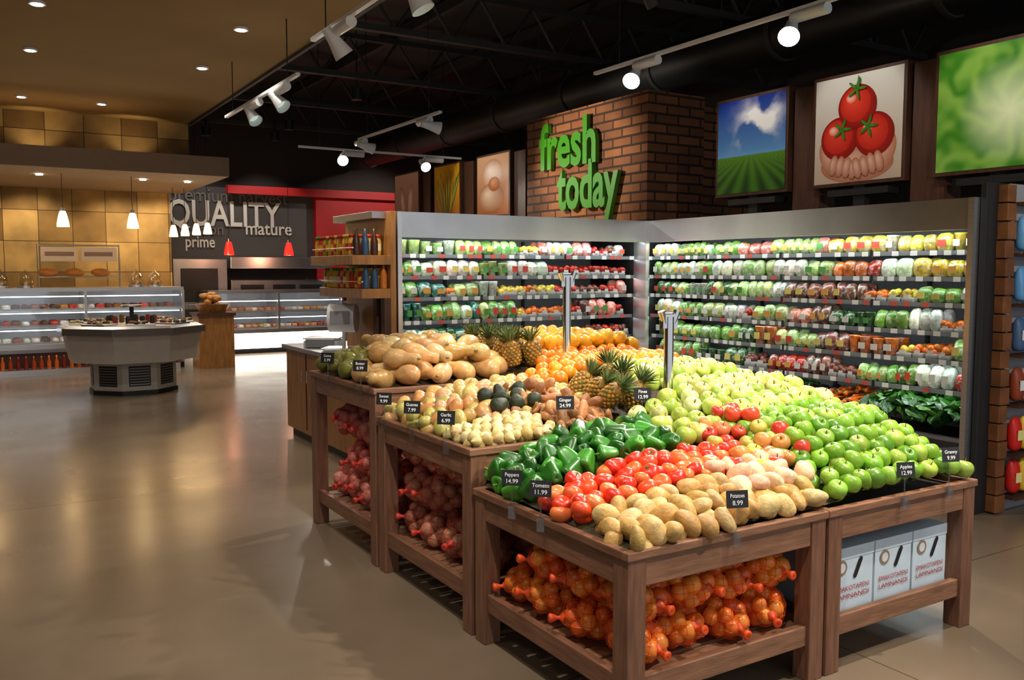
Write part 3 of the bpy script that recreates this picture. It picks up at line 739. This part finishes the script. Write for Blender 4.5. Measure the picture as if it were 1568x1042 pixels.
b.box(2.8,3.005,7.18,8.0,.08,.9,'panel_wood'); b.box(2.8,3.7,8.0,9.05,.08,.9,'panel_wood'); b.box(2.84,3.66,8.04,9.0,0,.08,'black'); b.box(2.84,3.0,7.22,8.0,0,.08,'black')
b.box(2.76,3.01,7.14,8.0,.9,.94,'steel_dull'); b.box(2.76,3.74,8.0,9.09,.9,.94,'steel_dull')
b.box(2.792,2.8,8.42,8.43,.12,.88,'dark_wood'); b.cyl((2.78,8.35,.6),(2.78,8.35,.72),.008,'chrome',n=8); b.cyl((2.78,8.5,.6),(2.78,8.5,.72),.008,'chrome',n=8)
b.build('wooden_service_counter',.004)
def scale(x,y,yaw,head,k=1):
    b=Bt(); T=TR((x,y,.94),(0,0,yaw),k)
    b.box(-.17,.17,-.16,.16,.0,.07,'white_enamel',T=T); b.box(-.18,.18,-.15,.17,.085,.1,'steel',T=T); b.box(-.14,.14,-.2,-.14,.01,.09,'grey_plastic',T=T)
    if head:
        b.cyl((0,.12,.05),(0,.12,.3),.02,'white_enamel',n=10,T=T)
        b.cyl((-.14,.1,.4),(.14,.1,.4),.15,'white_enamel',n=24,T=T); b.box(-.1,.1,-.062,-.04,.34,.48,'grey_plastic',T=T)
    b.build('weighing_scale',.004)
scale(2.79,7.42,-.6,True,.85); scale(3.02,8.5,-.6,False)
# ------------------------------------------------------------ kiosk
b=Bt(); cx,cyy=1.95,13.45
def octo(r,z,off=math.pi/8): return [(cx+r*math.cos(off+i*math.pi/4),cyy+r*math.sin(off+i*math.pi/4),z) for i in range(8)]
def prism(r0,z0,r1,z1,mat,cap=True):
    v=octo(r0,z0)+octo(r1,z1); f=[(i,(i+1)%8,8+(i+1)%8,8+i) for i in range(8)]
    b.raw(v,f,mat,smooth=False)
    if cap: b.raw(v[8:],[tuple(range(8))],mat,smooth=False); b.raw(v[:8],[tuple(range(8))[::-1]],mat,smooth=False)
prism(.6,0,.6,.06,'black'); prism(.58,.06,.58,.46,'kiosk_grey'); prism(.86,.46,.94,.84,'kiosk_grey'); prism(1.0,.84,1.0,.93,'kiosk_top'); prism(.96,.93,.9,.96,'steel')
for i in range(8):
    a=i*math.pi/4; 
    T=TR((cx,cyy,0),(0,0,a))
    b.box(.535,.542,-.14,.14,.12,.4,'black',T=T)
    for k in range(7): b.box(.54,.548,-.13,.13,.14+k*.037,.15+k*.037,'steel_dull',T=T)
    for k in range(2):
        b.box(.45+.2*k,.61+.2*k,-.12-.06*k,.12+.06*k,.955,.985,'steel',T=T)
        for q in range(8): b.raw(s10[0],s10[1],'skin',cj(random.choice([H('4a2a18'),H('303818'),H('7a2818'),H('b0a060')])),T=T@TR((.47+.2*k+U(0,.12),U(-.1,.1),.995),(0,0,0),.028))
b.cyl((cx,cyy,.94),(cx,cyy,1.2),.03,'black'); b.cyl((cx,cyy,1.2),(cx,cyy,1.22),.14,'steel',n=20)
for q in range(10): b.raw(jar[0],jar[1],'paint',cj(random.choice([H('7a5a28'),H('302018'),H('8a3020')])),T=TR((cx+.3*math.cos(q*.63),cyy+.3*math.sin(q*.63),.96)))
b.build('olive_bar_kiosk',.005)
# ------------------------------------------------------------ pastry display counters
def pcase(name,x0,x1,y0,H0,glow,colz):
    b=Bt(); D=.9; y1=y0+D
    b.box(x0,x1,y0+.08,y1,0,.1,'black'); b.box(x0,x1,y0+.05,y1,.1,.42,'steel_dull' if glow<2 else 'counter_glow')
    if glow<2:
        b.box(x0+.05,x1-.05,y0+.035,y0+.048,.12,.36,'dark_wood'); 
    b.box(x0-.02,x1+.02,y0,y1,.42,.5,'steel'); b.box(x0-.02,x1+.02,y0+.06,y1,H0-.06,H0,'steel'); b.box(x0,x1,y1-.05,y1,.5,H0-.06,'white_enamel')
    nb=max(1,round((x1-x0)/1.35))
    for k in range(nb+1):
        x=x0+(x1-x0)*k/nb; b.box(x-.02,x+.02,y0+.02,y1,.5,H0-.05,'steel')
    zs=[.5,.78,1.05] if H0>1.3 else [.5,.85]
    for z in zs:
        b.box(x0,x1,y0+.15,y1-.05,z,z+.015,'white_enamel'); b.box(x0,x1,y0+.14,y0+.155,z-.02,z+.03,'shelf_rail')
        b.box(x0+.05,x1-.05,y0+.12,y0+.135,z+.22,z+.235,'strip_white')
    b.box(x0,x1,y0+.03,y0+.038,.52,H0-.06,'glass')
    for z in zs:
        x=x0+.12
        while x<x1-.1:
            c=random.choice(colz)
            for d in (0,.2,.4): b.raw(*random.choice([(boxv,sf),(s10[0],s10[1])]),'skin_matte',cj(c,.2),T=TR((x,y0+.27+d,z+.05),(0,0,U(0,3)),(.055,.055,.04)))
            x+=.14
    return b.build(name)
PAST=[H('c88a40'),H('e8d8c0'),H('8a4a20'),H('f0e8d8'),H('5a2a18'),H('d04030')]
pcase('pastry_display_counter',-3.2,-.1,16.2,1.42,0,PAST); pcase('pastry_display_counter',.1,3.2,16.2,1.42,0,PAST)
pcase('deli_display_counter',4.1,6.9,18.2,1.3,3,[H('c88a60'),H('b04830'),H('e8d8c0'),H('d8a050')])
b=Bt()
for x in np.arange(.3,3.1,.11):
    b.raw(bot[0]*1.0,bot[1],'skin',cj(random.choice([H('a84018'),H('c86020'),H('7a2018')])),T=TR((x,16.18,.1)))
for x in np.arange(-2.9,-.2,.11):
    b.raw(bot[0]*1.0,bot[1],'skin',cj(random.choice([H('a84018'),H('2a3a18')])),T=TR((x,16.18,.1)))
b.box(-3.1,3.1,16.1,16.22,.0,.1,'steel')
b.build('juice_bottles')
b=Bt(); b.box(3.35,3.95,15.75,16.3,0,.92,'panel_wood'); b.box(3.32,3.98,15.72,16.33,.92,.97,'dark_wood'); b.cyl((3.65,16.02,.97),(3.65,16.02,1.12),.22,'panel_wood',r2=.3,n=20)
for q in range(22):
    a=U(0,6.3); r=U(0,.2); b.raw(*potatoes[q%4][0][:2],'skin_matte',cj(H('b07838')),T=TR((3.65+r*math.cos(a),16.02+r*math.sin(a),1.18+U(0,.12)-r*.2),(1.57,0,U(0,3)),.06))
b.build('bread_display_stand')
b=Bt()
for x in (1.0,2.25): b.cyl((x,16.7,1.42),(x,16.7,2.15),.014,'steel_dull',n=8)
for z in (1.6,2.13): b.cyl((1.0,16.7,z),(2.25,16.7,z),.014,'steel_dull',n=8)
b.box(1.04,1.6,16.66,16.69,1.86,2.1,'print',H('d8ccc0')); b.box(1.65,2.21,16.66,16.69,1.86,2.1,'print',H('d8ccc0'))
for x0 in (1.1,1.7): b.box(x0,x0+.44,16.652,16.66,1.95,2.02,'print',H('8a6a60'))
for x in (1.15,1.55,1.95):
    b.raw(*lump(3,12,8,.1),'skin_matte',H('b87838'),T=TR((x,16.7,1.68),(0,0,0),(.14,.1,.07)))
b.build('bakery_sign_rack')
b=Bt()
dome=lathe([(.12,0),(.12,.12),(.09,.19),(.04,.22),(.02,.25),(0,.27)],16)
for x in (.45,.8,2.5,2.8):
    b.raw(*dome,'clear_plastic',T=TR((x,16.6,1.46))); b.cyl((x,16.6,1.42),(x,16.6,1.46),.13,'steel',n=16)
    for q in range(4): b.raw(s10[0],s10[1],'skin_matte',cj(H('c09048')),T=TR((x+.05*math.cos(q*1.6),16.6+.05*math.sin(q*1.6),1.5),(0,0,0),.04))
b.build('cake_domes')
b=Bt()
b.box(3.6,4.7,19.2,20.1,0,1.95,'steel_dull'); b.box(3.75,4.5,19.17,19.2,1.05,1.75,'black'); b.box(3.75,4.5,19.17,19.2,.3,.9,'black'); b.cyl((3.7,19.12,1.0),(4.55,19.12,1.0),.02,'chrome')
b.box(4.8,6.9,19.3,20.1,0,.92,'steel_dull'); b.box(4.8,6.9,19.3,20.1,1.0,1.5,'steel_dull'); b.box(4.75,6.95,19.1,20.1,1.75,2.0,'steel'); 
for x in (5.0,5.7,6.3): b.box(x,x+.5,19.27,19.3,1.1,1.4,'black')
b.build('kitchen_oven_range',.01)
b=Bt(); b.box(7.05,7.6,19.2,19.9,0,1.0,'steel_dull'); b.box(7.7,8.6,19.3,19.9,0,1.7,'black'); b.build('kitchen_refrigerator',.01)
# ------------------------------------------------------------ lamps
def aim(o,tgt): o.rotation_euler=(Vector(tgt)-o.location).to_track_quat('-Z','Y').to_euler()
def spotlight(loc,tgt,power,ang=60,col=(1,.91,.79),rad=.05,parent=None,name='beam',blend=.6):
    l=bpy.data.lights.new(name,'SPOT'); l.energy=power; l.spot_size=math.radians(ang); l.spot_blend=blend; l.color=col; l.shadow_soft_size=rad
    o=bpy.data.objects.new(name,l); COL.objects.link(o); o.location=loc; aim(o,tgt)
    if parent: o.parent=parent
    return o
def track(name,p0,p1,heads,mat='white_enamel',hang=5.5):
    e=empty(name); b=Bt(); p0=Vector(p0);p1=Vector(p1)
    d=(p1-p0).normalized(); w=Vector((0,0,1)).cross(d)*.02; 
    v=[p+s*w+Vector((0,0,z)) for p in (p0,p1) for s,z in ((-1,-.015),(1,-.015),(1,.015),(-1,.015))]
    b.raw([tuple(x) for x in v],[(0,1,2,3),(7,6,5,4),(0,4,5,1),(1,5,6,2),(2,6,7,3),(3,7,4,0)],mat,smooth=False)
    for t in (.12,.88):
        q=p0.lerp(p1,t); b.cyl(q,(q.x,q.y,hang),.006,'black',n=5,cap=False)
    for (t,tgt,pw,hot) in heads:
        q=p0.lerp(p1,t); tg=Vector(tgt); h=q+Vector((0,0,-.13)); dr=(tg-h).normalized()
        b.cyl(q+d*.02+Vector((0,0,-.05)),q+d*.34+Vector((0,0,-.05)),.045,mat,n=14)
        b.cyl(q+Vector((0,0,-.04)),h,.015,mat,n=8)
        b.cyl(h-dr*.12,h-dr*.02,.04,mat,r2=.05,n=18); b.cyl(h-dr*.02,h+dr*.12,.05,mat,r2=.08,n=18,cap=False)
        c=h+dr*(.07 if hot else .05); b.cyl(c,c+dr*.004,.062 if hot else .06,'lamp_hot' if hot else 'lamp_lens',n=18)
        spotlight(h+dr*.16,tgt,pw,70,parent=e)
    o=b.build('rail',parent=e); return e
track('track_lighting',(5.4,7.2,3.66),(5.4,4.0,3.66),[(.19,(2.6,4.6,1.0),370,1),(.77,(2.6,2.9,.8),370,1)])
track('track_lighting',(4.2,12.8,3.52),(6.9,12.8,3.52),[(.25,(3.2,7.5,1.0),130,1),(.75,(6.0,9.5,1.5),130,1)])
track('track_lighting',(2.8,11.3,3.6),(2.8,8.5,3.6),[(.4,(3.6,8.2,1.2),120,0),(.75,(4.2,6.9,1.0),160,0)],hang=4.2)
track('track_lighting',(2.5,7.2,3.6),(2.5,4.6,3.6),[(.2,(4.2,6.6,1.2),120,0),(.75,(3.6,4.6,1.0),240,0),(.95,(2.9,7.3,1.2),110,0)],hang=4.2)  # last head is added to brighten the weighing scale
track('track_lighting',(3.9,2.6,3.7),(3.9,-.6,3.7),[(.15,(3.2,3.0,.8),340,0),(.55,(2.3,2.9,.7),320,0),(.85,(6.1,3.4,.9),320,0)])  # last head is added out of view to light the wooden column
track('track_lighting',(4.9,9.6,3.6),(4.9,12.2,3.6),[(.1,(6.9,9.5,3.1),160,0),(.9,(6.9,12,3.0),80,0)])
track('track_lighting',(1.2,4.2,3.6),(1.2,.6,3.6),[(.3,(2.2,3.8,.5),150,0),(.8,(2.3,2.6,.4),130,0)],hang=4.2)
e=empty('poster_spotlights')
b=Bt()
for y in (4.0,5.26,6.55):
    b.cyl((5.5,y,4.3),(5.5,y,5.5),.012,'black',n=6); b.cyl((5.5,y,4.3),(5.6,y,4.2),.06,'black',r2=.08,n=14)
    spotlight((5.62,y,4.18),(6.9,y,3.0),60,50,parent=e)
b.build('housing',parent=e)
e=empty('recessed_downlights'); b=Bt()
for x,y in ((.65,9.5),(2.5,9.4),(.7,11.5),(2.55,11.4),(.75,14.6),(1.8,14.6),(2.5,7.2),(.65,7.2),(.65,4.5),(-1.2,7),(-1.2,11),(-1.2,14.6),(-3.2,9.5),(-3.2,13),(-1.2,4.0)):  # last downlight is added out of view to lift the dark near floor
    b.cyl((x,y,4.175),(x,y,4.2),.075,'white_enamel',n=18); b.cyl((x,y,4.17),(x,y,4.176),.05,'downlight',n=18)
    spotlight((x,y,4.15),(x,y,0),66,110,(1,.9,.77),.15,e)
b.build('housing',parent=e)
e=empty('canopy_downlights'); b=Bt()
for x in (-2,-.5,1,2.5,3.2):
    b.cyl((x,15.6,3.18),(x,15.6,3.2),.05,'downlight',n=16); spotlight((x,17.3,3.15),(x,18.3,1.6),58,110,(1,.82,.55),.06,e)
    spotlight((x,15.3,3.14),(x,15.0,0),60,100,(1,.88,.7),.06,e)
for x in (-3,-1,1,2.4):
    spotlight((x,15.5,3.62),(x,15.9,4.0),8,110,(1,.78,.45),.06,e); b.cyl((x,15.5,3.5),(x,15.5,3.6),.05,'white_enamel')
b.build('housing',parent=e)
def pendant(x,y,z,mat,s=1,top=3.2,pw=12,col=(1,.7,.35)):
    b=Bt(); v,f=lathe([(.04,.12),(.06,.06),(.085,-.06),(.09,-.12)],16); b.raw(v*s,f,mat,T=TR((x,y,z))); b.cyl((x,y,z+.1*s),(x,y,z+.17*s),.03*s,'steel_dull'); b.cyl((x,y,z+.15*s),(x,y,top),.005,'black',n=5,cap=False)
    o=b.build('pendant_lamp')
    if pw:
        l=bpy.data.lights.new('bulb','POINT'); l.energy=pw; l.color=col; l.shadow_soft_size=.05; q=bpy.data.objects.new('bulb',l); COL.objects.link(q); q.location=(x,y,z-.16*s); q.parent=o
for x in (.2,1.28,2.28): pendant(x,15.3,2.5,'pendant_glow',1.0,3.2,8)
for i in range(4): pendant(3.2+.2*i,16.9,2.42+.02*i,'pendant_glow',.85,3.2 if i<2 else 5.4,5)
for x in (4.45,5.66): pendant(x,18.0,2.15,'pendant_red',1.1,5.4,8,(1,.5,.3))
e=empty('kitchen_spotlights')
for x in (4.2,5.6): spotlight((x,18.6,4.4),(x+.2,20.2,2.6),120,70,(1,.92,.84),.1,e)
spotlight((9,17.5,4.4),(8.4,20,2.2),300,80,(1,.85,.75),.1,e); spotlight((5.4,17,4.4),(5.2,16.2,0),340,100,(1,.92,.8),.1,e); spotlight((5.4,13.5,4.4),(4.6,13.6,0),320,100,(1,.9,.78),.1,e)
b=Bt()
for x,y in ((4.2,18.6),(5.6,18.6),(9,17.5),(5.4,17),(5.4,13.5)):
    b.cyl((x,y,4.45),(x,y,5.5),.012,'black',n=6); b.cyl((x,y,4.42),(x,y,4.6),.09,'black',n=14)
b.build('housing',parent=e)
w=bpy.data.worlds.new('world'); sc.world=w; w.use_nodes=True
bg=w.node_tree.nodes['Background']; bg.inputs[0].default_value=(.9,.94,1,1); bg.inputs[1].default_value=.6
cd=bpy.data.cameras.new('camera'); cam=bpy.data.objects.new('camera',cd); COL.objects.link(cam); sc.camera=cam
cam.location=(0,0,1.7); cam.rotation_euler=(math.radians(90-4.49),0,-math.radians(31.6)); cd.lens=36*1350/1568; cd.sensor_width=36; cd.clip_end=100
sc.view_settings.view_transform='Standard'; sc.view_settings.look='None'; sc.view_settings.exposure=.08
print('T done',time.time()-T00)
